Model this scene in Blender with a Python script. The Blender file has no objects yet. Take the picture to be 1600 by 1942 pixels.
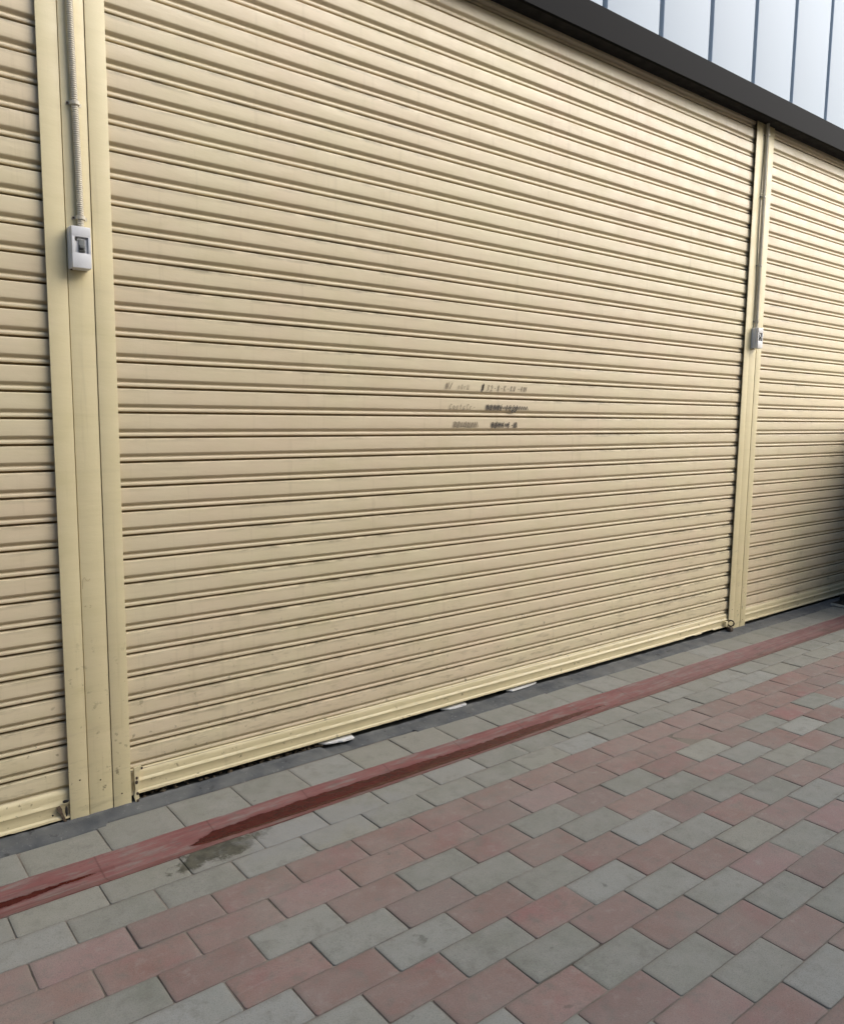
import bpy, bmesh, math, random
from mathutils import Vector, Matrix, noise
random.seed(7)
C = bpy.context.scene.collection
scene = bpy.context.scene

# ------------------------------------------------------------ camera
FPX = 1503.3959
cam_d = bpy.data.cameras.new('camera'); cam = bpy.data.objects.new('camera', cam_d); C.objects.link(cam)
cam_d.sensor_fit = 'HORIZONTAL'; cam_d.sensor_width = 36.0
cam_d.lens = 36.0 * FPX / 1600.0
cam_d.clip_start = 0.02; cam_d.clip_end = 500
yaw, pitch, roll = .67154, -.12006, .010945
cy, sy, cp, sp, cr, sr = math.cos(yaw), math.sin(yaw), math.cos(pitch), math.sin(pitch), math.cos(roll), math.sin(roll)
f_ = Vector((sy*cp, cy*cp, sp)); r_ = Vector((cy, -sy, 0)); u_ = r_.cross(f_)
r2 = cr*r_ + sr*u_; u2 = -sr*r_ + cr*u_
M = Matrix(((r2.x, u2.x, -f_.x, -0.784966), (r2.y, u2.y, -f_.y, -2.4761104), (r2.z, u2.z, -f_.z, 1.2533084), (0, 0, 0, 1)))
cam.matrix_world = M
scene.camera = cam
scene.render.resolution_x = 843; scene.render.resolution_y = 1024

# ------------------------------------------------------------ sky, sun, exposure
SUN_EL, SUN_AZ = 34, 134      # azimuth clockwise from +Y (into the wall)
w = bpy.data.worlds.new("World"); scene.world = w; w.use_nodes = True
nt = w.node_tree; bg = nt.nodes['Background']
sky = nt.nodes.new('ShaderNodeTexSky'); sky.sky_type = 'NISHITA'; sky.sun_disc = False
sky.sun_elevation = math.radians(SUN_EL); sky.sun_rotation = math.radians(SUN_AZ)
sky.air_density = 1.0; sky.dust_density = 2.0; sky.ozone_density = 1.0
nt.links.new(sky.outputs[0], bg.inputs[0]); bg.inputs[1].default_value = 0.115
sd = bpy.data.lights.new('sun', 'SUN'); sun = bpy.data.objects.new('sun', sd); C.objects.link(sun)
sd.energy = 1.6; sd.angle = math.radians(56); sd.color = (1, .98, .92)
az, el = math.radians(SUN_AZ), math.radians(SUN_EL)
sdir = Vector((math.sin(az)*math.cos(el), math.cos(az)*math.cos(el), math.sin(el)))
sun.rotation_euler = sdir.to_track_quat('Z', 'Y').to_euler()
scene.view_settings.view_transform = 'Standard'; scene.view_settings.look = 'None'
scene.view_settings.exposure = 1.16; scene.view_settings.gamma = 1.0
scene.view_settings.use_curve_mapping = False

# ------------------------------------------------------------ node helpers
class NB:
    def __init__(s, name):
        s.m = bpy.data.materials.new(name); s.m.use_nodes = True
        s.t = s.m.node_tree; s.b = s.t.nodes['Principled BSDF']
        s.tc = s.t.nodes.new('ShaderNodeTexCoord')
    def n(s, kind, **kw):
        x = s.t.nodes.new(kind)
        for k, v in kw.items(): setattr(x, k, v)
        return x
    def l(s, a, b): s.t.links.new(a, b)
    def mp(s, scale=(1, 1, 1), loc=(0, 0, 0), rot=(0, 0, 0), src=None):
        x = s.n('ShaderNodeMapping'); s.l(src or s.tc.outputs['Object'], x.inputs[0])
        x.inputs['Scale'].default_value = scale; x.inputs['Location'].default_value = loc; x.inputs['Rotation'].default_value = rot
        return x.outputs[0]
    def noise(s, scale, detail=4, rough=.55, vec=None, dist=0):
        x = s.n('ShaderNodeTexNoise'); s.l(vec if vec is not None else s.tc.outputs['Object'], x.inputs['Vector'])
        x.inputs['Scale'].default_value = scale; x.inputs['Detail'].default_value = detail
        x.inputs['Roughness'].default_value = rough; x.inputs['Distortion'].default_value = dist
        return x.outputs['Fac']
    def ramp(s, fac, a, b, ca=0., cb=1.):
        x = s.n('ShaderNodeMapRange'); x.clamp = True
        s.l(fac, x.inputs[0]) if not isinstance(fac, (int, float)) else None
        x.inputs[1].default_value = a; x.inputs[2].default_value = b; x.inputs[3].default_value = ca; x.inputs[4].default_value = cb
        return x.outputs[0]
    def math(s, op, a, b=0., c=None):
        x = s.n('ShaderNodeMath', operation=op)
        for i, v in enumerate((a, b) if c is None else (a, b, c)):
            if isinstance(v, (int, float)): x.inputs[i].default_value = v
            else: s.l(v, x.inputs[i])
        return x.outputs[0]
    def mix(s, fac, a, b, bt='MIX'):
        x = s.n('ShaderNodeMix', data_type='RGBA', blend_type=bt)
        for sock, v in ((x.inputs[0], fac), (x.inputs[6], a), (x.inputs[7], b)):
            if isinstance(v, (int, float)): sock.default_value = v if sock == x.inputs[0] else (v, v, v, 1)
            elif isinstance(v, tuple): sock.default_value = v if len(v) == 4 else v + (1,)
            else: s.l(v, sock)
        return x.outputs[2]
    def xyz(s, vec=None):
        x = s.n('ShaderNodeSeparateXYZ'); s.l(vec if vec is not None else s.tc.outputs['Object'], x.inputs[0])
        return x.outputs
    def bump(s, h, strength=.3, dist=.001, nrm=None):
        x = s.n('ShaderNodeBump'); x.inputs['Strength'].default_value = strength; x.inputs['Distance'].default_value = dist
        s.l(h, x.inputs['Height'])
        if nrm is not None: s.l(nrm, x.inputs['Normal'])
        return x.outputs[0]
    def out(s, col, rough=.5, nrm=None, spec=.5, metal=0, coat=0):
        b = s.b
        if isinstance(col, tuple): b.inputs['Base Color'].default_value = col + (1,)
        else: s.l(col, b.inputs['Base Color'])
        if isinstance(rough, (int, float)): b.inputs['Roughness'].default_value = rough
        else: s.l(rough, b.inputs['Roughness'])
        b.inputs['Specular IOR Level'].default_value = spec
        b.inputs['Metallic'].default_value = metal; b.inputs['Coat Weight'].default_value = coat
        if nrm is not None: s.l(nrm, b.inputs['Normal'])
        return s.m

P = .076
def paint(name, base, alt, phase=None, zlow=.35, rough=.38):
    m = NB(name)
    big = m.ramp(m.noise(2.2, 3), .35, .65)
    col = m.mix(big, base, alt)
    # faint streaks drawn along the metal
    st = m.noise(1.0, 5, .6, m.mp((1.6, 1, 55)))
    col = m.mix(m.ramp(st, .52, .8, 0, .30), col, tuple(c*.80 for c in base))
    st2 = m.noise(1.0, 4, .6, m.mp((.9, 1, 24), (3, 0, 7)))
    col = m.mix(m.ramp(st2, .55, .8, 0, .35), col, tuple(min(1, c*1.10) for c in base))
    z = m.xyz()[2]
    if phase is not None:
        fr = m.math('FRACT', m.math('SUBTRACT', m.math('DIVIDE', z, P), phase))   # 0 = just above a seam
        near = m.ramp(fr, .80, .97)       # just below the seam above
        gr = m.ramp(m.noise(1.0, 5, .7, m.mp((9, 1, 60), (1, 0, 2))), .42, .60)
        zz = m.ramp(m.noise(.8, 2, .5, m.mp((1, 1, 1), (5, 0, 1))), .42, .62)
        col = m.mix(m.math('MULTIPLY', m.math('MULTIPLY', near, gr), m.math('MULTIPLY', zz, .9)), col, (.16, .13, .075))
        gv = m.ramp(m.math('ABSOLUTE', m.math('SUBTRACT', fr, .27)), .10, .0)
        col = m.mix(m.math('MULTIPLY', gv, .36), col, (.25, .20, .11))  # shade of the slat groove painted in as a darker band
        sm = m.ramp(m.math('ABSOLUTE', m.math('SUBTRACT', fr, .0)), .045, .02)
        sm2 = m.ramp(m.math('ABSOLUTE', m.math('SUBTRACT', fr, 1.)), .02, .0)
        col = m.mix(m.math('MULTIPLY', m.math('MAXIMUM', sm, sm2), .5), col, (.11, .08, .04))  # shade of the seam slits painted in as dark lines
    mo = m.noise(5.5, 5, .62, m.mp((1, 1, 2.2), (7, 0, 3)))
    col = m.mix(m.ramp(mo, .52, .72, 0, .38), col, (base[0]*.84, base[1]*.84, base[2]*.74))
    col = m.mix(m.ramp(mo, .46, .30, 0, .35), col, (min(1, base[0]*1.06), min(1, base[1]*1.03), base[2]*1.10))
    runs = m.noise(1.0, 5, .65, m.mp((26, 1, 1.3), (0, 0, 5)))
    col = m.mix(m.ramp(runs, .57, .76, 0, .32), col, (.36, .29, .17))
    # splashes, knocks and flaking low down
    lowm = m.ramp(m.math('ADD', z, m.ramp(m.noise(3, 3), .3, .7, -.2, .2)), zlow+.3, .02)
    sp1 = m.ramp(m.noise(38, 3, .6), .64, .70)
    col = m.mix(m.math('MULTIPLY', m.math('MULTIPLY', sp1, lowm), .75), col, (.14, .11, .06))
    scuff = m.ramp(m.noise(1.0, 5, .65, m.mp((7, 1, 34), (9, 0, 4))), .54, .66)
    col = m.mix(m.math('MULTIPLY', m.math('MULTIPLY', scuff, lowm), .50 if phase is not None else .22), col, (.20, .16, .09))
    fine = m.noise(240, 2, .5)
    bn = m.bump(m.noise(7, 4, .6, m.mp((1, 1, 4))), .22, .006)
    bn = m.bump(fine, .12, .0006, bn)
    rg = m.ramp(m.noise(12, 4), .3, .7, rough-.05, rough+.12)
    return m.out(col, rg, bn, .5)

MID, LEFT, RIGHT = .4914, .25, .38
CREAM, CREAM2 = (.655, .568, .374), (.655, .538, .370)
m_cur = {k: paint('cream_slat_paint_%d' % i, CREAM, CREAM2, ph) for i, (k, ph) in enumerate((('m', MID), ('l', LEFT), ('r', RIGHT)))}
m_post = paint('post_paint', (.70, .61, .37), (.67, .575, .345), None, .35, .42)
m_bar = paint('bottom_bar_paint', (.67, .575, .35), (.61, .52, .31), None, .5, .40)

def simple(name, col, rough=.5, metal=0., ns=30, amt=.25, bumpd=.0006, bs=.3, spec=.5):
    m = NB(name)
    c = m.mix(m.ramp(m.noise(ns, 5, .6), .3, .7), tuple(x*(1-amt) for x in col), tuple(min(1, x*(1+amt)) for x in col))
    return m.out(c, m.ramp(m.noise(ns*2.3, 3), .3, .7, max(.05, rough-.08), min(1, rough+.1)), m.bump(m.noise(ns*8, 3), bs, bumpd), spec, metal)
m_plastic = simple('white_plastic', (.66, .66, .665), .35, 0, 20, .06)
m_plgrey = simple('grey_plastic', (.13, .135, .13), .4, 0, 60, .2)
m_pldark = simple('dark_plastic', (.045, .045, .04), .4, 0, 60, .2)
m_conduit = simple('conduit_plastic', (.58, .53, .42), .45, 0, 25, .15)
m_screw = simple('rusty_screw', (.07, .05, .035), .6, .3, 200, .4)
m_rust = simple('rusty_steel', (.13, .095, .065), .65, .4, 90, .55)
m_black = simple('black_steel', (.0085, .0085, .0105), .75, 0, 8, .05, .0008, .02, .05)
m_soffit = simple('black_soffit', (.002, .002, .002), .9, 0, 8, .2)
m_seam = simple('seam_shade_brown', (.27, .20, .105), .8, 0, 15, .3)
m_dark = simple('dark_interior', (.012, .010, .008), .8, 0, 15, .3)
_q = NB('black_steel'); m_black = _q.out((.0022, .0025, .0040), .6, _q.bump(_q.noise(3, 2), .02, .002), .05)
_p = NB('pale_cladding'); m_panel = _p.out(_p.mix(_p.ramp(_p.noise(.7, 2), .3, .7), (.385, .455, .53), (.40, .465, .54)), .5, None, .3)
m_trim = simple('grey_trim', (.27, .275, .28), .4, 0, 8, .1)
m_tile = simple('white_tile', (.74, .73, .70), .4, 0, 45, .10)
m_rub = simple('black_rubber', (.012, .014, .013), .55, 0, 20, .3)
m_alu = simple('dull_aluminium', (.55, .57, .55), .35, .6, 60, .15)
m_rubble = simple('brown_rubble', (.11, .085, .055), .9, 0, 60, .5, .004, .9)

m_opp = simple('shade_building_render', (.13, .115, .09), .85, 0, 3, .2)
def cement():
    m = NB('dark_cement')
    c = m.mix(m.ramp(m.noise(9, 5), .35, .65), (.060, .064, .068), (.115, .116, .110))
    c = m.mix(m.ramp(m.noise(60, 5, .7), .60, .72, 0, .55), c, (.27, .26, .24))
    top = m.math('MULTIPLY', m.ramp(m.xyz()[2], .0125, .0165), m.ramp(m.noise(22, 4, .7), .42, .60))
    c = m.mix(m.math('MULTIPLY', top, .6), c, (.24, .23, .21))
    c = m.mix(m.ramp(m.noise(2.2, 4, .6, m.mp(loc=(1, 8, 0))), .45, .68, 0, .5), c, (.15, .148, .135))
    c = m.mix(m.ramp(m.noise(30, 4, .6, m.mp(loc=(4, 4, 4))), .62, .72, 0, .8), c, (.030, .029, .027))
    return m.out(c, .78, m.bump(m.noise(45, 6, .65), .5, .004), .3)
m_cement = cement()

def paver():
    m = NB('paver_concrete')
    at = m.n('ShaderNodeAttribute', attribute_name='brick'); sep = m.n('ShaderNodeSeparateColor'); m.l(at.outputs['Color'], sep.inputs[0])
    red, rnd, rnd2 = sep.outputs[0], sep.outputs[1], sep.outputs[2]
    off = m.n('ShaderNodeVectorMath', operation='ADD'); m.l(m.tc.outputs['Object'], off.inputs[0]); m.l(at.outputs['Color'], off.inputs[1])
    nb = m.ramp(m.noise(9, 4, .6, off.outputs[0]), .32, .68)
    g = m.mix(nb, (.212, .214, .176), (.262, .258, .226))
    g = m.mix(m.ramp(rnd, .3, 1, 0, .5), g, (.235, .238, .232))
    g = m.mix(m.ramp(rnd2, .6, 1, 0, .6), g, (.285, .275, .220))
    r = m.mix(nb, (.228, .136, .112), (.258, .180, .155))
    r = m.mix(m.ramp(m.noise(5.5, 3, .5, off.outputs[0]), .52, .70, 0, .6), r, (.262, .112, .108))
    r = m.mix(m.ramp(rnd2, .4, 1, 0, .7), r, (.215, .155, .138))
    r = m.mix(m.ramp(rnd, .6, 1, 0, .7), r, (.235, .148, .142))
    col = m.mix(red, g, r)
    bright = m.ramp(rnd, 0, 1, .93, 1.17)
    vm = m.n('ShaderNodeVectorMath', operation='SCALE'); m.l(col, vm.inputs[0]); m.l(bright, vm.inputs['Scale']); col = vm.outputs[0]
    # wear and dust
    blot = m.noise(23, 5, .68, off.outputs[0])
    col = m.mix(m.ramp(blot, .52, .70, 0, .55), col, (.150, .140, .118))
    col = m.mix(m.ramp(blot, .44, .28, 0, .40), col, (.315, .290, .255))
    scr = m.noise(1.0, 5, .7, m.mp((4, 60, 1), rot=(0, 0, .5)))
    col = m.mix(m.ramp(scr, .60, .72, 0, .22), col, (.33, .31, .28))
    dust = m.ramp(m.noise(1.3, 6, .7), .38, .66, 0, .50)
    col = m.mix(dust, col, (.255, .24, .205))
    gr = m.noise(320, 3, .7)
    col = m.mix(m.ramp(gr, .52, .68, 0, .48), col, (.10, .095, .085))
    col = m.mix(m.ramp(gr, .42, .30, 0, .22), col, (.36, .34, .30))
    spot = m.ramp(m.noise(17, 4, .55, m.mp(loc=(2, 7, 0))), .70, .745, 0, .55)
    col = m.mix(spot, col, (.09, .085, .07))
    # edge wear near the joints
    ed = m.n('ShaderNodeAttribute', attribute_name='edge')
    edn = m.math('MULTIPLY', ed.outputs['Fac'], m.ramp(m.noise(55, 4, .6), .35, .65, .15, 1))
    col = m.mix(m.math('MULTIPLY', edn, .50), col, (.17, .150, .125))
    # the mossy damp stain beside the drain
    x, y, z = m.xyz()
    dx = m.math('DIVIDE', m.math('SUBTRACT', x, .115), .155)
    dy = m.math('DIVIDE', m.math('SUBTRACT', m.math('SUBTRACT', y, -.425), m.math('MULTIPLY', m.math('SUBTRACT', x, .115), .12)), .052)
    d = m.math('SQRT', m.math('ADD', m.math('MULTIPLY', dx, dx), m.math('MULTIPLY', dy, dy)))
    d = m.math('ADD', d, m.ramp(m.noise(16, 5, .7), .25, .75, -.55, .55))
    st = m.ramp(d, 1.04, .80, 0, .92)
    col = m.mix(st, col, m.mix(m.ramp(m.noise(30, 4), .4, .6), (.045, .043, .030), (.085, .080, .056)))
    # fainter grey cement smears round it
    dx = m.math('DIVIDE', m.math('SUBTRACT', x, .42), .34); dy = m.math('DIVIDE', m.math('SUBTRACT', y, -.48), .10)
    d = m.math('SQRT', m.math('ADD', m.math('MULTIPLY', dx, dx), m.math('MULTIPLY', dy, dy)))
    d = m.math('ADD', d, m.ramp(m.noise(9, 5, .7, m.mp(loc=(3, 1, 1))), .25, .75, -.6, .6))
    col = m.mix(m.ramp(d, 1.0, .6, 0, .5), col, (.25, .248, .235))
    h = m.bump(m.noise(140, 5, .7), .45, .0016)
    h = m.bump(m.noise(11, 3, .5), .3, .004, h)
    return m.out(col, m.ramp(m.noise(6, 4), .3, .7, .70, .9), h, .35)
m_paver = paver()

def sand():
    m = NB('joint_sand')
    c = m.mix(m.ramp(m.noise(7, 5, .6), .32, .54), (.085, .073, .058), (.215, .186, .152))
    c = m.mix(m.ramp(m.noise(2.1, 3, .6, m.mp(loc=(5, 0, 0))), .55, .68, 0, .8), c, (.26, .225, .18))
    return m.out(c, .95, m.bump(m.noise(200, 4, .8), .8, .002), .2)
m_sand = sand()

def drain():
    m = NB('red_painted_cement')
    c = m.mix(m.ramp(m.noise(5, 5, .6, m.mp((1, 4, 1))), .35, .65), (.185, .070, .064), (.215, .102, .092))
    pat = m.ramp(m.noise(9, 5, .65, m.mp((.8, 5, 1), (2, 0, 0))), .50, .62)
    c = m.mix(m.math('MULTIPLY', pat, .8), c, (.205, .165, .145))
    far = m.ramp(m.xyz()[0], 1.9, 2.8, 0, 1)
    c = m.mix(m.math('MULTIPLY', far, .45), c, (.20, .135, .125))
    ls = m.noise(1.0, 5, .65, m.mp((2.2, 75, 1), (6, 0, 0)))
    c = m.mix(m.ramp(ls, .50, .66, 0, .55), c, (.115, .060, .055))
    c = m.mix(m.ramp(ls, .44, .30, 0, .45), c, (.27, .20, .185))
    br = m.math('MULTIPLY', m.ramp(m.noise(1.0, 4, .6, m.mp((3.5, 14, 1), (0, 9, 0))), .58, .68), .6)
    c = m.mix(m.math('MULTIPLY', br, far), c, (.115, .085, .065))
    c = m.mix(m.ramp(m.noise(70, 4, .7), .60, .72, 0, .4), c, (.09, .045, .04))
    x, y, z = m.xyz()
    ln = m.math('ABSOLUTE', m.math('SUBTRACT', m.math('FRACT', m.math('DIVIDE', m.math('ADD', x, .02), .335)), .5))
    c = m.mix(m.ramp(ln, .012, .0, 0, .6), c, (.08, .035, .03))
    c = m.mix(m.ramp(m.noise(1.0, 5, .7, m.mp((14, 40, 1), (1, 0, 0))), .57, .66, 0, .6), c, (.13, .105, .092))
    wa = m.n('ShaderNodeAttribute', attribute_name='wet').outputs['Fac']
    wn = m.math('ADD', wa, m.ramp(m.noise(1.0, 6, .68, m.mp((22, 60, 1))), .25, .75, -.0065, .0065))
    wm = m.ramp(wn, -.0012, .0016)
    damp = m.ramp(wn, -.012, .0, 0, .45)
    c = m.mix(damp, c, (.135, .040, .036))
    wc = m.mix(m.ramp(m.noise(16, 4, .6, m.mp((1, 4, 1))), .35, .65), (.040, .0038, .0032), (.070, .0080, .0065))
    c = m.mix(wm, c, wc)
    rg = m.mix(wm, m.ramp(m.noise(14, 4), .3, .7, .55, .8), .26)
    return m.out(c, rg, m.bump(m.noise(40, 5, .6), .35, .003), .3)
m_drain = drain()
def ink():
    m = NB('marker_ink')
    return m.out(m.mix(m.ramp(m.noise(60, 3), .35, .65), (.030, .026, .020), (.08, .064, .045)), .6)
m_ink = ink()
m_faint = simple('faded_marker', (.29, .235, .155), .6, 0, 60, .15)
m_pencil = simple('pencil_mark', (.42, .33, .18), .6, 0, 60, .15)

# ------------------------------------------------------------ mesh helpers
def link(name, bm, mat, parent=None, smooth=None, mats=None):
    me = bpy.data.meshes.new(name); bmesh.ops.recalc_face_normals(bm, faces=bm.faces) ; bm.to_mesh(me); bm.free()
    me.materials.append(mat)
    for x in (mats or []): me.materials.append(x)
    if smooth is not None:
        me.polygons.foreach_set('use_smooth', [True]*len(me.polygons))
        me.set_sharp_from_angle(angle=math.radians(smooth))
    o = bpy.data.objects.new(name, me); C.objects.link(o)
    if parent: o.parent = parent
    return o
def tag(o, label=None, cat=None, group=None, kind=None):
    if label: o['label'] = label
    if cat: o['category'] = cat
    if group: o['group'] = group
    if kind: o['kind'] = kind
    return o
def empty(name, loc=(0, 0, 0)):
    o = bpy.data.objects.new(name, None); o.location = loc; o.empty_display_size = .05; C.objects.link(o); return o
def box(bm, x0, x1, y0, y1, z0, z1, bev=0., seg=2):
    r = bmesh.ops.create_cube(bm, size=1)
    vs = r['verts']
    for v in vs: v.co = Vector(((x0+x1)/2+v.co.x*(x1-x0), (y0+y1)/2+v.co.y*(y1-y0), (z0+z1)/2+v.co.z*(z1-z0)))
    if bev:
        es = list({e for v in vs for e in v.link_edges})
        bmesh.ops.bevel(bm, geom=es, offset=bev, segments=seg, affect='EDGES', profile=.6)
def tube(bm, pts, rad, seg=10, cap=True):
    rings = []
    n = len(pts)
    for i, p in enumerate(pts):
        p = Vector(p); a = Vector(pts[max(0, i-1)]); b = Vector(pts[min(n-1, i+1)])
        t = (b-a).normalized(); ref = Vector((0, 0, 1)) if abs(t.z) < .9 else Vector((0, 1, 0))
        s = t.cross(ref).normalized(); q = s.cross(t)
        rr = rad[i] if isinstance(rad, (list, tuple)) else rad
        rings.append([bm.verts.new(p + rr*(math.cos(k*2*math.pi/seg)*s + math.sin(k*2*math.pi/seg)*q)) for k in range(seg)])
    for a, b in zip(rings, rings[1:]):
        for k in range(seg): bm.faces.new((a[k], a[(k+1) % seg], b[(k+1) % seg], b[k]))
    if cap: bm.faces.new(rings[0]); bm.faces.new(rings[-1])
def nz(x, y=0., z=0.): return noise.noise(Vector((x, y, z)))
def sweep_x(bm, xs, prof_fn, close=False):
    """profile (y,z) points for each x -> sheet"""
    rows = [[bm.verts.new((x, y, z)) for (y, z) in prof_fn(x)] for x in xs]
    n = len(rows[0])
    for a, b in zip(rows, rows[1:]):
        for k in range(n if close else n-1): bm.faces.new((a[k], b[k], b[(k+1) % n], a[(k+1) % n]))
    if close: bm.faces.new(rows[0]); bm.faces.new(rows[-1])
def frange(a, b, d):
    n = max(1, int(round((b-a)/d))); return [a+(b-a)*i/n for i in range(n+1)]

# ------------------------------------------------------------ ground, pavement, kerb, drain
bm = bmesh.new(); box(bm, -60, 60, -60, 60, -.30, -.030)
g = link('ground', bm, m_sand); tag(g, kind='structure')

L, B = .2199, .1090
def pavement():
    bm = bmesh.new(); cl = bm.loops.layers.color.new('brick'); el_ = bm.verts.layers.float.new('edge')
    J = .0014
    def brick(x0, x1, y0, y1, red):
        c = (red, random.random(), random.random(), 1)
        x0 += J+random.uniform(-.0007, .0007); x1 -= J+random.uniform(-.0007, .0007); y0 += J*.8+random.uniform(-.0006, .0006); y1 -= J*.8+random.uniform(-.0006, .0006)
        dz = random.gauss(0, .0007); rot = random.gauss(0, .0045); tx = random.gauss(0, .0035); ty = random.gauss(0, .006)
        cx, cy_ = (x0+x1)/2, (y0+y1)/2
        rings = []
        sd_ = random.random()*99
        hx, hy, pr = (x1-x0)/2, (y1-y0)/2, .0055
        out = []
        cs = ((-1, -1, 180), (1, -1, 270), (1, 1, 0), (-1, 1, 90))
        for ci, (sx, sy_, a0) in enumerate(cs):
            for k in range(3):
                a = math.radians(a0+45*k); out.append((sx*(hx-pr)+pr*math.cos(a), sy_*(hy-pr)+pr*math.sin(a)))
            nx_, ny_, _ = cs[(ci+1) % 4]
            ax_, ay_ = out[-1]; bx_, by_ = nx_*hx-(0 if sx == nx_ else nx_*pr), ny_*hy-(0 if sy_ == ny_ else ny_*pr)
            m_ = 6 if sx != nx_ else 3
            for k in range(1, m_): out.append((ax_+(bx_-ax_)*k/m_, ay_+(by_-ay_)*k/m_))
        chip = random.random() < .25; chk = random.randrange(len(out))
        for inset, z in ((0, -.011), (0, -.0022), (.0007, -.0008), (.0024, -.0002), (.015, 0)):
            ring = []
            for q, (ox, oy) in enumerate(out):
                jt = .0007*nz(ox*60+sd_, oy*60, 3)+.0004*nz(ox*300, oy*300, sd_)
                if chip and abs(q-chk) < 2 and inset < .01: jt += .0022
                fx, fy = 1-(inset+jt)/hx, 1-(inset+jt)/hy
                qx, qy = cx+ox*fx, cy_+oy*fy
                v = bm.verts.new((qx-(qy-cy_)*rot, qy+(qx-cx)*rot*.35, z+dz+(qx-cx)*tx+(qy-cy_)*ty)); v[el_] = 1. if inset < .002 else (.75 if inset < .01 else 0.)
                ring.append(v)
            rings.append(ring)
        fs = []
        for a, b in zip(rings, rings[1:]):
            for k in range(len(a)): fs.append(bm.faces.new((a[k], a[(k+1) % len(a)], b[(k+1) % len(a)], b[k])))
        fs.append(bm.faces.new(rings[-1]))
        for f in fs:
            f.smooth = True
            for lp in f.loops: lp[cl] = c
    # row 0 between the cement strip and the drain
    k = -12
    while k < 38:
        x0 = -.357+k*L+.0
        brick(x0, x0+L, -.243, -.075, 0.); k += 1
    for row in range(1, 62):
        ytop = -.8255+(5-row)*B
        if row < 5:
            s = .5*L if row in (2, 4) else 0
            if row == 1: ytop = -.3905
            for k in range(-14, 42): brick(k*L+s, (k+1)*L+s, (ytop if row > 1 else -.3925)-(B if row > 1 else .1062), ytop if row > 1 else -.3925, 0. if row < 3 else 1.)
        else:
            if ytop < -4.6: break
            s = (row-5)*.5*L
            for n in range(-30, 50):
                x0 = s+n*L
                if -3 < x0 < 8: brick(x0, x0+L, ytop-B, ytop, 0. if n % 2 == 0 else 1.)
    o = link('pavement', bm, m_paver); tag(o, kind='structure'); return o
pavement()
bm = bmesh.new()
xs = frange(-4.5, 11, .5); ys = [-.243, -.06]
for (ya, yb) in ((-.2445, -.05), (-5.6, -.392)):
    vs = [bm.verts.new(p) for p in ((-4.5, ya, -.0028), (11, ya, -.0028), (11, yb, -.0028), (-4.5, yb, -.0028))]; bm.faces.new(vs)
o = link('joint_sand_bed', bm, m_sand); tag(o, kind='structure')

def drain_z(y):
    t = (y+.392)/(.392-.2445)       # 0 at outer edge, 1 at inner edge
    if t < .33: return -.0155*(t/.33)**.8+.0005
    return -.0155+.0160*((t-.33)/.67)**1.25
def lerp_pts(pts, x):
    for (a, b), (c, d) in zip(pts, pts[1:]):
        if a <= x <= c: return b+(d-b)*(x-a)/(c-a)
    return None
WT = [(.055, -.330), (.14, -.300), (.3, -.295), (.5, -.290), (.87, -.297), (1.2, -.305), (1.5, -.303), (1.75, -.312), (1.98, -.326)]
WB = [(.055, -.334), (.12, -.350), (.3, -.354), (.5, -.362), (.87, -.364), (1.2, -.366), (1.5, -.352), (1.75, -.338), (1.98, -.328)]
VT = [(-1.5, -.300), (-.44, -.303), (-.33, -.305), (-.15, -.310)]
VB = [(-1.5, -.330), (-.44, -.325), (-.33, -.321), (-.15, -.312)]
bm = bmesh.new(); wl = bm.verts.layers.float.new('wet')
xs = frange(-1.6, 2.2, .008); xs = frange(-4.5, -1.65, .05)+xs+frange(2.25, 11, .05)
rows = []
for x in xs:
    row = []
    for i in range(-1, 32):
        if i == -1: y, z = -.3925, -.014
        elif i == 31: y, z = -.2445, -.014
        else:
            y = -.3920+(.392-.2450)*i/30
            e = .003*nz(x*5, 3)+.0015*nz(x*21, 6) if i in (0, 30) else 0
            z = drain_z(y)+.0014*nz(x*4, y*30, 1)+.0007*nz(x*23, y*60, 4); y += e
        v = bm.verts.new((x, y, z)); d = -1.
        for T_, B_ in ((WT, WB), (VT, VB)):
            a, b = lerp_pts(T_, x), lerp_pts(B_, x)
            if a is not None: d = max(d, min(a-y, y-b))
        v[wl] = d; row.append(v)
    rows.append(row)
for a, b in zip(rows, rows[1:]):
    for k in range(len(a)-1): bm.faces.new((a[k], b[k], b[k+1], a[k+1]))
o = link('drain_channel', bm, m_drain, smooth=50); tag(o, kind='structure')

# dark cement strip at the foot of the shutters
bm = bmesh.new()
def kprof(x):
    yb = -.084 + (.012 if -.1 < x < 1.1 else -.010)*1 + .006*nz(x*2.3, 7)+.003*nz(x*11, 2)
    yt = -.012+.010*nz(x*3, 9)+.005*nz(x*17, 3)
    gap = 0
    if .70 < x < .83: gap = min(1, (x-.70)/.015, (.83-x)/.012)      # broken-out bite under the tile
    zt = .016+.003*nz(x*6, 4)+.002*nz(x*25, 8) - .014*gap
    yt2 = yt+.0
    return [(yb, -.012), (yb, -.001), (yb+.004, .0045-.004*gap), ((yb+yt2)/2, .0105-.010*gap+.0012*nz(x*14, 1)), (yt2-.006, zt-.001), (yt2, zt), (yt2+.004, zt-.004+.002*nz(x*40)), (.03, .008), (.09, .008), (.09, -.012)]
sweep_x(bm, frange(-4.5, 11, .012), kprof, True)
o = link('cement_threshold', bm, m_cement, smooth=45); tag(o, kind='structure')

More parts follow.
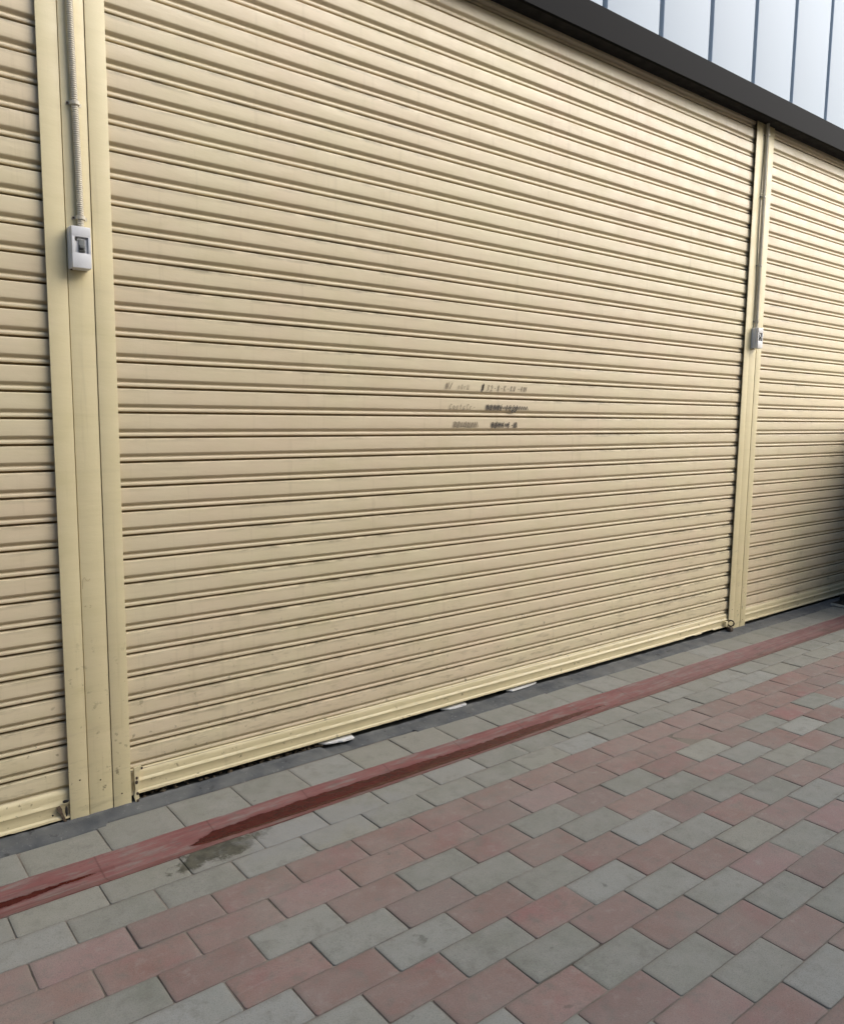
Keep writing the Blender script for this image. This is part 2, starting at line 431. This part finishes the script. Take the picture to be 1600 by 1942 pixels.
# crumbled mortar showing under the raised end of the big shutter
bm = bmesh.new()
for i in range(260):
    x = random.choice((random.uniform(.02, .75), random.uniform(.45, .85), random.uniform(-.5, -.2)))
    s = random.uniform(.002, .0065); y = random.uniform(-.006, .03)
    r = bmesh.ops.create_icosphere(bm, subdivisions=1, radius=s)
    for v in r['verts']: v.co = Vector((x+v.co.x*random.uniform(.7, 1.8), y+v.co.y*random.uniform(.7, 1.3), .014+s*.3+v.co.z*random.uniform(.5, 1.1)))
o = link('mortar_rubble', bm, m_rubble); tag(o, 'brown crumbled mortar lying in the gap under the shutters', 'rubble', kind='stuff')

# ------------------------------------------------------------ rolling shutters
PROF = [(-.0014, .016), (-.0016, .0060), (-.0020, .0025), (-.0032, .0004), (-.0044, .0), (-.0052, -.0001), (-.012, -.0003), (-.022, -.0005), (-.034, -.0004), (-.0452, -.0001), (-.0460, .0), (-.0482, .0009),
        (-.0510, .0040), (-.0545, .0080), (-.0570, .0098), (-.0585, .0098), (-.0598, .0080), (-.0612, .0062), (-.0630, .0055), (-.0655, .0051), (-.0682, .0052), (-.0700, .0062), (-.0707, .0090), (-.0709, .0165)]
def curtain(parent, x0, x1, phase, zbot, ztop, mat, seed, dent=False):
    bm = bmesh.new()
    k0 = math.ceil(zbot/P-phase+1e-3); seams = []
    k = k0
    while (k+phase)*P < ztop: seams.append((k+phase)*P); k += 1
    seams.append((k+phase)*P)
    xs = frange(x0, x1, .03)
    for si, zs in enumerate(seams):
        last = si == 0
        low = max(0, 1-(zs-.1)/.9)
        rows = []
        tl, rn = random.gauss(0, .0004), random.random()*50
        for x in xs:
            row = []
            wob = .0016*nz(x*.9, zs*3, seed)+.0008*nz(x*3.2, rn, seed)+low*.0009*nz(x*2.5, zs*9, seed+3)
            sag = .0024*nz(x*.5, zs*1.2, seed+9)
            for (dz, dy) in PROF:
                z = zs+dz
                if z < zbot: z = zbot
                dyy = dy
                if -.05 < dz < -.004:
                    dyy += .0014*nz(x*2.6, zs*13, seed+5)*math.sin((dz+.004)/-.046*math.pi)*(.5+low)
                if dent and last and x < .62:          # knocked-in last slat at the left end
                    t = max(0., min(1., (x-.0)/.58)); e = 1-t
                    if dz < -.047: dyy = dy*(1-.75*e**.6)-.001*e; z -= .012*e**.8 if dz > -.07 else 0
                    elif dz < -.02: dyy += .004*math.sin(t*3.1)
                row.append(bm.verts.new((x, dyy+wob+tl, z+sag)))
            rows.append(row)
        for a, b in zip(rows, rows[1:]):
            for i in range(len(PROF)-1): bm.faces.new((a[i], b[i], b[i+1], a[i+1]))
    # brown sheet closing the slits, the seam shade put into its colour
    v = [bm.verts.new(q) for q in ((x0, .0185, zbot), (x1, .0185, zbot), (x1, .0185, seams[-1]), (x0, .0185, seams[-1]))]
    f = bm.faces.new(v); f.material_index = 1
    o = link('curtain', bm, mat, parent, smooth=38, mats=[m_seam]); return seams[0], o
def bottom_bar(parent, x0, x1, zt, zb, seed, ragged=()):
    bm = bmesh.new(); h = zt-zb
    def pf(x):
        a = .0012*nz(x*3, 1, seed)+.0006*nz(x*13, 2, seed); b = .0012*nz(x*5, 4, seed)
        r = 0
        for (ra, rb, amt) in ragged:
            if ra < x < rb: r += amt*min(1, (x-ra)/.01, (rb-x)/.01)*(.8+.5*nz(x*30, 3))
        e = .0010*nz(x*30, 8, seed)
        return [(.012, zt+.003), (.004+a, zt+.002), (-.001+a, zt-.004), (-.003+a, zt-.010), (-.002+a+b, zt-h*.28), (-.0025+a, zt-h*.36), (-.0065+a+e, zt-h*.42), (-.0075+a+e, zt-h*.47), (-.0045+a, zt-h*.54),
                (-.004+a+b, zt-h*.75), (-.0045+a, zt-h*.86), (-.010+a, zt-h*.91), (-.011+a, zb+.001+e+r), (-.009+a, zb+e+r), (.014, zb+e+r), (.016, zt)]
    sweep_x(bm, frange(x0, x1, .012), pf, True)
    return link('bottom_bar', bm, m_bar, parent, smooth=35)

def shutter(label, x0, x1, phase, zbar, ztop, key, seed, dent=False, ragged=(), zb=.036):
    t = empty('rolling_shutter', ((x0+x1)/2, -.006, 0)); tag(t, label, 'rolling shutter', 'rolling shutters along the shop front')
    z0, c = curtain(t, x0, x1, phase, zbar, ztop, m_cur[key], seed, dent)
    b = bottom_bar(t, x0, x1, zbar, zb, seed, ragged)
    for o in (c, b): o.matrix_parent_inverse = Matrix.Translation((-(x0+x1)/2, 0, 0))
    return t, c
ZTOP = 2.93
tm, curm = shutter('wide middle cream shutter with marker scribbles on its slats, between the two posts', -.035, 3.503, MID, .113, ZTOP, 'm', 3, True, [(3.05, 3.16, .006), (3.22, 3.34, .010)], .036)
tl_, cl_ = shutter('left cream shutter with a battered bottom bar, cut off by the left edge', -3.72, -.180, LEFT, .108, ZTOP, 'l', 11, False, [(-.42, -.35, .003)], .022)
tr_, cr_ = shutter('right cream shutter beyond the far post, cut off by the right edge', 3.655, 7.20, RIGHT, .112, ZTOP, 'r', 23, False, (), .034)

# dark room behind, closes every gap
bm = bmesh.new(); box(bm, -8, 12, .075, .30, .0, 5.2)
wallo = None

# marker writing on the middle shutter -------------------------------------------------
def ribbon(bm, pts, wd, y=-.0026):
    for i in range(len(pts)-1):
        a = Vector((pts[i][0], pts[i][1])); b = Vector((pts[i+1][0], pts[i+1][1])); d = b-a
        if d.length < 1e-6: continue
        d.normalize(); n = Vector((-d.y, d.x))*wd/2; a2 = a-d*wd*.3; b2 = b+d*wd*.3
        vs = [bm.verts.new((p.x, y-.00002*(i % 5), p.y)) for p in (a2-n, b2-n, b2+n, a2+n)]
        bm.faces.new(vs)
def text_line(x0, z0, h, s, mat, name, wd, slant=.25, over=None):
    """hand-drawn glyphs from small stroke lists"""
    G = {'N': [[(0, 0), (.05, 1), (.6, 0), (.7, 1)]], 'U': [[(0, 1), (.05, .1), (.5, 0), (.65, 1)]], 'C': [[(.65, .85), (.3, 1), (0, .5), (.25, 0), (.65, .15)]],
         'o': [[(.3, 0), (0, .3), (.25, .7), (.55, .4), (.3, 0)]], 'n': [[(0, 0), (0, .6), (.3, .7), (.45, .5), (.5, 0)]], 't': [[(.2, 1), (.2, .1), (.4, 0)], [(0, .65), (.45, .65)]],
         'a': [[(.5, .6), (.2, .65), (0, .3), (.2, 0), (.5, .3), (.5, 0)]], 'c': [[(.5, .6), (.15, .6), (0, .25), (.2, 0), (.5, .1)]], 'r': [[(0, 0), (0, .65)], [(0, .4), (.4, .68)]],
         'R': [[(0, 0), (0, 1), (.5, .9), (.45, .55), (0, .5), (.6, 0)]], 'e': [[(0, .35), (.5, .4), (.3, .7), (0, .35), (.2, 0), (.5, .1)]], 'm': [[(0, 0), (0, .6), (.25, .6), (.28, 0)], [(.28, .5), (.5, .65), (.58, 0)]],
         '0': [[(.3, 0), (0, .5), (.3, 1), (.6, .5), (.3, 0)]], '1': [[(.1, .8), (.3, 1), (.3, 0)]], '2': [[(0, .8), (.3, 1), (.55, .7), (0, 0), (.6, 0)]], '3': [[(0, 1), (.5, .9), (.2, .5), (.5, .25), (0, 0)]],
         '5': [[(.5, 1), (.1, .95), (.05, .55), (.5, .5), (.4, .05), (0, 0)]], '8': [[(.3, .5), (.05, .8), (.3, 1), (.5, .8), (.3, .5), (0, .2), (.3, 0), (.6, .2), (.3, .5)]], '4': [[(.4, 0), (.4, 1), (0, .35), (.6, .35)]],
         '9': [[(.5, .7), (.2, .5), (.05, .8), (.3, 1), (.5, .7), (.4, 0)]], '6': [[(.5, 1), (.1, .5), (.1, .1), (.5, .1), (.4, .45), (.1, .4)]], '7': [[(0, 1), (.55, 1), (.2, 0)]], '-': [[(.05, .45), (.5, .45)]], ' ': [],
         'K': [[(0, 0), (0, 1)], [(.5, 1), (0, .45), (.6, 0)]], '+': [[(0, .5), (.6, .5)], [(.3, .1), (.3, .9)]], '/': [[(0, 0), (.6, 1)]], '#': [[(0, .1), (.6, .9)], [(0, .5), (.5, 1)], [(.1, 0), (.6, .5)], [(0, .9), (.6, .1)], [(.3, -.1), (.35, 1.1)]]}
    bm = bmesh.new(); x = x0
    for ch in s:
        for st in G.get(ch, []):
            pts = []
            for (a, b), (c, d) in zip(st, st[1:]):
                for k in range(4):
                    u = k/4; px, pz = a+(c-a)*u, b+(d-b)*u; pts.append((px, pz))
            pts.append(st[-1])
            pts = [(x+px*h*.62+slant*pz*h+.0012*nz(px*9, pz*7, x*40), z0+pz*h+.0010*nz(px*8, pz*9, x*31+5)) for px, pz in pts]
            ribbon(bm, pts, wd)
        x += h*.84 if ch != ' ' else h*.5
    if over:                         # crossed-out part: zigzag scrawl over it
        for (xa, xb, n, amp) in over:
            pts = [(xa+(xb-xa)*i/n+.002*nz(i*1.7, xa*9), z0+h*(.5+amp*(.5 if i % 2 else -.5))+.002*nz(i*.9, xb*7)) for i in range(n+1)]
            ribbon(bm, pts, wd*1.25, -.0030)
    o = link(name, bm, mat, curm); return o
W = .0030
text_line(1.292, 1.3655, .024, 'N/', m_faint, 'marker_writing', .0035)
text_line(1.345, 1.3655, .020, ' n0rU', m_faint, 'marker_writing', .0016)
text_line(1.488, 1.3640, .023, '# 32-8-K-', m_faint, 'marker_writing', .0026)
text_line(1.485, 1.362, .027, '#', m_ink, 'marker_writing', .0028)
text_line(1.655, 1.366, .020, 'KU -4', m_faint, 'marker_writing', .0032, over=[(1.735, 1.752, 5, .8)])
text_line(1.312, 1.2835, .022, 'ContaCr-', m_faint, 'marker_writing', .0022)
text_line(1.515, 1.2820, .024, '98005 0880', m_ink, 'marker_writing', .0020, over=[(1.512, 1.60, 26, .9), (1.60, 1.70, 14, .45), (1.68, 1.765, 16, .6)])
text_line(1.665, 1.273, .014, '8', m_ink, 'marker_writing', .0028, over=[(1.66, 1.69, 7, .6)])
text_line(1.335, 1.2110, .023, 'R2r0an-', m_faint, 'marker_writing', .0030, over=[(1.345, 1.47, 24, .8)])
text_line(1.545, 1.2080, .025, '9#+4 8-0', m_ink, 'marker_writing', .0022, over=[(1.547, 1.615, 20, .8), (1.625, 1.652, 7, .5), (1.68, 1.70, 6, .85)])

# ------------------------------------------------------------ steel posts with conduit and switch box
PW = .185
def post(x, label):
    t = empty('shutter_post', (x, 0, 0)); tag(t, label, 'post', 'cream steel posts between the shutters')
    zb, zt = .010, 2.888
    for (a, b, nm) in ((0, .0555, 'guide_flange'), (.1300, PW, 'guide_flange')):
        bm = bmesh.new(); box(bm, a, b, -.020, -.016, zb, zt, .0012, 2)
        if a == 0: box(bm, b-.004, b, -.0158, .05, zb, zt)
        else: box(bm, a, a+.004, -.0158, .05, zb, zt)
        link(nm, bm, m_post, t, smooth=40)
    bm = bmesh.new(); box(bm, .0580, .1275, -.0185, .05, zb, zt, .0015, 2)
    link('centre_plate', bm, m_post, t, smooth=40)
    bm = bmesh.new(); box(bm, .0003, PW-.0003, .055, .072, zb, zt); link('guide_channel', bm, m_dark, t)
    for (px, pz) in ((.092, .118), (.155, .055), (.031, .135)):
        bm = bmesh.new()
        r = bmesh.ops.create_cone(bm, cap_ends=True, segments=10, radius1=.0026, radius2=.0020, depth=.0016)
        for v in r['verts']: v.co = Vector((px+v.co.x, -.0206+v.co.z*.6 if px != .092 else -.0191+v.co.z*.6, pz+v.co.y))
        link('screw_hole', bm, m_screw, t)
    return t
def conduit(x, label):
    t = empty('cable_conduit', (x, -.030, 1.77)); tag(t, label, 'conduit', 'cream conduits running down the posts')
    bm = bmesh.new(); pts, rad = [], []
    z = 0.0; i = 0
    while z < 1.112:
        q = z/1.15
        off = .003*math.sin(q*7+1)-.004*q
        for (dz, r) in ((0, .0082), (.0013, .0096), (.0034, .0096), (.0047, .0082)):
            pts.append((off, .0012*math.sin(q*9), z+dz)); rad.append(r)
        z += .0058
    tube(bm, pts, rad, 14); link('corrugated_tube', bm, m_conduit, t, smooth=30)
    for zc in (.035, .345, .72, 1.05):
        bm = bmesh.new(); q = zc/1.15; off = .003*math.sin(q*7+1)-.004*q
        arc = [(off+.0125*math.cos(a), -.0125*math.sin(a)*1.0+.0) for a in [math.pi*k/10 for k in range(11)]]
        arc = [(off+.021, .0105), (off+.0126, .0105)]+arc+[(off-.0126, .0105), (off-.021, .0105)]
        rows = [[bm.verts.new((px, py, zc+dz)) for (px, py) in arc] for dz in (-.005, .005)]
        for k in range(len(arc)-1): bm.faces.new((rows[0][k], rows[0][k+1], rows[1][k+1], rows[1][k]))
        cl = link('clip', bm, m_conduit, t, smooth=40)
        bm = bmesh.new(); r = bmesh.ops.create_cone(bm, cap_ends=True, segments=10, radius1=.0032, radius2=.0026, depth=.003)
        for v in r['verts']: v.co = Vector((off-.0175+v.co.x, .009+v.co.z, zc+v.co.y))
        link('screw', bm, m_screw, cl)
    return t
def switch_box(x, z, label):
    t = empty('switch_box', (x, -.0190, z)); tag(t, label, 'switch box', 'white switch boxes under the conduits')
    w_, h_, d_ = .054, .116, .042
    bm = bmesh.new(); box(bm, -w_/2, w_/2, -.026, 0, 0, h_, .003, 3); link('housing', bm, m_plastic, t, smooth=40)
    # cover: frame round a recessed window
    bm = bmesh.new(); f = -d_; wx0, wx1, wz0, wz1 = -.018, .018, .042, .086
    for (a, b, c, d) in ((-w_/2+.001, w_/2-.001, .001, wz0), (-w_/2+.001, w_/2-.001, wz1, h_-.001)):
        box(bm, a, b, f, -.0262, c, d, .0022, 2)
    for (a, b) in ((-w_/2+.001, wx0), (wx1, w_/2-.001)): box(bm, a, b, f, -.0262, wz0-.0015, wz1+.0015, .0015, 2)
    link('cover', bm, m_plastic, t, smooth=40)
    bm = bmesh.new(); box(bm, -.0178, .0178, f+.006, f+.014, wz0-.0008, wz1+.0008, .0008, 1); br = link('breaker', bm, m_plastic, t, smooth=40)
    bm = bmesh.new(); box(bm, -.0075, .0095, f+.0025, f+.0058, wz0+.003, wz1-.006, .001, 2); tg = link('toggle_recess', bm, m_plgrey, t, smooth=40)
    bm = bmesh.new(); box(bm, -.0055, .0075, f-.004, f+.0022, wz0+.013, wz0+.023, .0015, 2); link('toggle', bm, m_plgrey, tg, smooth=40)
    bm = bmesh.new(); box(bm, -.0065, .0085, f+.0005, f+.0022, wz0+.0035, wz0+.0095, .0006, 1); link('marker_stripe', bm, m_pldark, tg, smooth=40)
    bm = bmesh.new(); box(bm, -.016, -.0095, f+.0040, f+.0058, wz1-.010, wz1-.002, .0005, 1); link('terminal', bm, m_pldark, tg, smooth=40)
    for (sx, sz) in ((-.019, .008),):
        bm = bmesh.new(); r = bmesh.ops.create_cone(bm, cap_ends=True, segments=12, radius1=.003, radius2=.0028, depth=.004)
        for v in r['verts']: v.co = Vector((sx-.003+v.co.x, -.012+v.co.y, -.0015+v.co.z))
        link('screw', bm, m_screw, t)
    return t
def copy_tree(o, parent=None):
    c = o.copy(); C.objects.link(c)
    if parent: c.parent = parent; c.matrix_parent_inverse = o.matrix_parent_inverse.copy()
    for ch in o.children: copy_tree(ch, c)
    return c
pl_ = post(-.191, 'near cream steel post of three flat strips, left of the wide middle shutter')
cl2 = conduit(-.0985, 'ribbed conduit coming down the near post to the left switch box')
sb = switch_box(-.1045, 1.660, 'white switch box with grey toggle on the near left post')
DX = 3.685
bpy.context.view_layer.update()
pr_ = copy_tree(pl_); pr_.location.x = -.191+DX; pr_['label'] = 'far cream steel post standing between the middle and right shutters'
cr2 = copy_tree(cl2); cr2.location.x += DX; cr2.location.z += .008; cr2['label'] = 'thin conduit coming down the far post to the right switch box'
sb2 = copy_tree(sb); sb2.location.x += DX+.006; sb2.location.z = 1.660; sb2['label'] = 'small white switch box seen side-on, on the far right post'
# pencil marks on the near post
for pts, wd in (([(-.129, .728), (-.128, .742), (-.127, .756), (-.122, .762), (-.117, .752), (-.112, .750), (-.106, .756)], .0012),
                ([(-.126, .672), (-.122, .675), (-.121, .671)], .0018), ([(-.110, .676), (-.106, .674), (-.108, .668), (-.112, .667)], .001)):
    bm = bmesh.new(); ribbon(bm, pts, wd, -.0189)
    pm = link('pencil_mark', bm, m_pencil, pl_); pm.matrix_parent_inverse = Matrix.Translation((.191, 0, 0))

# ------------------------------------------------------------ locks and brackets at the shutter feet
def ring(bm, c, R, r, ax=0., squash=1.):
    n = 22; pts = [(c[0]+R*math.cos(a)*math.cos(ax), c[1]+R*math.cos(a)*math.sin(ax), c[2]+R*squash*math.sin(a)) for a in [2*math.pi*k/n for k in range(n+1)]]
    tube(bm, pts, r, 8, False)
t = empty('shutter_lock', (3.475, -.026, .03)); tag(t, 'rusty ring lock hanging at the foot of the far post by the middle shutter', 'lock')
bm = bmesh.new(); ring(bm, (.014, -.012, .030), .017, .0042, -1.05); link('shackle', bm, m_screw, t, smooth=60)
bm = bmesh.new(); box(bm, -.004, .030, -.022, .004, -.020, .006, .006, 3); link('lock_body', bm, m_screw, t, smooth=50)
bm = bmesh.new(); box(bm, -.026, -.002, -.004, .008, .012, .044, .003, 2); link('hasp', bm, m_bar, t, smooth=40)
t = empty('shutter_bracket', (.0, -.018, .02)); tag(t, 'bent cream lock bracket at the foot of the near post, on the middle shutter side', 'bracket', 'lock brackets at the foot of the near post')
bm = bmesh.new()
prof = [(.004, .108), (.026, .112), (.030, .100), (.020, .096), (.017, .078), (.022, .050), (.012, .028), (.018, .006), (.006, -.006), (.001, .012), (.006, .036), (.004, .066)]
def slab(bm, pr, y0, y1):
    a = [bm.verts.new((x, y0, z)) for x, z in pr]; b = [bm.verts.new((x, y1, z)) for x, z in pr]
    n = len(pr); bm.faces.new(a); bm.faces.new(list(reversed(b)))
    for i in range(n): bm.faces.new((a[i], a[(i+1) % n], b[(i+1) % n], b[i]))
slab(bm, prof, -.006, .004); link('plate', bm, m_bar, t)
for (px, pz, s) in ((.028, .103, .0036), (.010, .060, .0050), (.011, .074, .0040), (.012, .022, .0042), (.012, -.002, .0042)):
    bm = bmesh.new(); r = bmesh.ops.create_uvsphere(bm, u_segments=10, v_segments=6, radius=s)
    for v in r['verts']: v.co = Vector((px+v.co.x, -.0065+v.co.y*.35, pz+v.co.z*1.3))
    link('bolt', bm, m_screw, t)
t = empty('shutter_bracket', (-.215, -.016, .012)); tag(t, 'small torn bracket at the foot of the near post, on the left shutter side', 'bracket', 'lock brackets at the foot of the near post')
bm = bmesh.new(); slab(bm, [(-.012, .052), (-.004, .056), (.001, .046), (.002, .034), (.008, .016), (.014, .002), (.009, .000), (.000, .014), (-.004, .030), (-.012, .044)], -.004, .003); link('plate', bm, m_rust, t)
for (px, pz, sx, sz) in ((.012, .068, .010, .005), (.013, .036, .004, .018), (-.026, .034, .003, .003)):
    bm = bmesh.new(); r = bmesh.ops.create_uvsphere(bm, u_segments=10, v_segments=6, radius=1)
    for v in r['verts']: v.co = Vector((px+v.co.x*sx, -.005+v.co.y*.003, pz+v.co.z*sz))
    link('bolt_slot', bm, m_dark, t)

# ------------------------------------------------------------ broken tiles wedged under the middle shutter
def shard(loc, pts, th, label, rz=0, tilt=0):
    bm = bmesh.new(); a = [bm.verts.new((x, y, th)) for x, y in pts]; b = [bm.verts.new((x*.97, y*.97, 0)) for x, y in pts]
    n = len(pts); bm.faces.new(a); bm.faces.new(list(reversed(b)))
    for i in range(n): bm.faces.new((a[i], a[(i+1) % n], b[(i+1) % n], b[i]))
    bmesh.ops.bevel(bm, geom=[e for e in bm.edges], offset=.0008, segments=1, affect='EDGES')
    o = link('tile_piece', bm, m_tile); o.location = loc; o.rotation_euler = (tilt, 0, rz)
    tag(o, label, 'broken tile', 'pieces of white tile wedged under the middle shutter')
shard((.70, -.015, .018), [(.0, .018), (.02, .002), (.05, -.006), (.075, -.005), (.09, -.014), (.118, -.012), (.140, -.016), (.146, .03), (.0, .04)], .006, 'largest white tile piece wedged under the bar, nearest the camera', 0, math.radians(6))
shard((1.30, -.01, .017), [(.0, .01), (.03, -.008), (.06, -.011), (.10, -.009), (.122, -.012), (.130, .000), (.134, .04), (.0, .04)], .006, 'middle white tile piece under the bar, with a rounded corner')
shard((1.70, -.008, .019), [(-.02, .006), (.0, -.014), (.11, -.010), (.17, -.002), (.17, .04), (.0, .04)], .006, 'thinnest and farthest tile piece under the bar')

# ------------------------------------------------------------ the building over the shutters
tb = empty('shop_building', (3.5, .1, 0)); tag(tb, 'shop building with pale grey cladding panels and a black beam over the cream shutters', 'building')
INV = Matrix.Translation((-3.5, -.1, 0))
bm = bmesh.new(); box(bm, -8, 14, .078, .30, .0, 5.6); box(bm, -8, 14, .004, .074, 3.012, 5.6)
o = link('wall', bm, m_dark, tb); o.matrix_parent_inverse = INV
bm = bmesh.new()
box(bm, -8, 14, -.105, -.099, 2.879, 3.004, .0015, 1); box(bm, -8, 14, -.0988, -.002, 2.998, 3.003); box(bm, -8, 14, -.0988, -.09, 2.879, 2.883)
o = link('beam', bm, m_black, tb, smooth=40); o.matrix_parent_inverse = INV
bm = bmesh.new(); box(bm, -8, 14, -.0895, .055, 2.890, 2.902); o = link('soffit', bm, m_soffit, tb); o.matrix_parent_inverse = INV
bm = bmesh.new(); box(bm, -8, 14, -.088, -.008, 3.0045, 3.0105, .001, 1); o = link('sill_trim', bm, m_trim, tb, smooth=40); o.matrix_parent_inverse = INV
S0, SP = 2.553, .4115
for k in range(-12, 22):
    xa = S0+k*SP+.016; xb = S0+(k+1)*SP-.016
    bm = bmesh.new(); box(bm, xa, xb, -.046, -.006, 3.014, 5.6, .004, 3)
    o = link('cladding_panel', bm, m_panel, tb, smooth=40); o.matrix_parent_inverse = INV
bm = bmesh.new(); box(bm, -8, 14, -.0158, .0035, 3.013, 5.6); o = link('joint_strip', bm, m_trim, tb); o.matrix_parent_inverse = INV

# ------------------------------------------------------------ unseen building added behind the camera to dim the wall towards its foot
t = empty('added_shade_building', (-1, -6, 0)); tag(t, 'plain brown unseen building across the lane, added to dim the wall towards its foot', 'building')
bm = bmesh.new(); box(bm, -16, 9.6, -4, 0, -.029, 5.2); link('wall', bm, m_opp, t)
bm = bmesh.new(); box(bm, -16.2, 9.8, -4.2, .25, 5.2, 5.4); link('roof', bm, m_opp, t)
for k in range(7):
    bm = bmesh.new(); box(bm, -15+k*3, -13+k*3, .003, .03, 0.2, 2.6); link('door', bm, m_dark, t)

# ------------------------------------------------------------ dark thing at the right edge, guessed as a cabinet, unseen body shaped to shade
t = empty('guessed_dark_cabinet', (5.3, -.5, 0)); tag(t, 'dark thing with a pale strip along its base at the right edge, guessed as a black cabinet, its unseen body shaped to shade the shutter', 'cabinet')
bm = bmesh.new(); box(bm, -.255, .40, -.52, .44, .05, 1.25, .01, 2); link('body', bm, m_rub, t, smooth=40)
bm = bmesh.new(); box(bm, -.42, .42, -.62, .455, .002, .0495, .004, 2); link('base', bm, m_rub, t, smooth=40)
bm = bmesh.new(); box(bm, -.60, -.424, -.62, .435, .002, .020, .004, 2); link('ramp_plate', bm, m_rub, t, smooth=40)
bm = bmesh.new(); box(bm, -.618, -.602, -.62, .430, .006, .022, .003, 2); link('edge_strip', bm, m_alu, t, smooth=40)
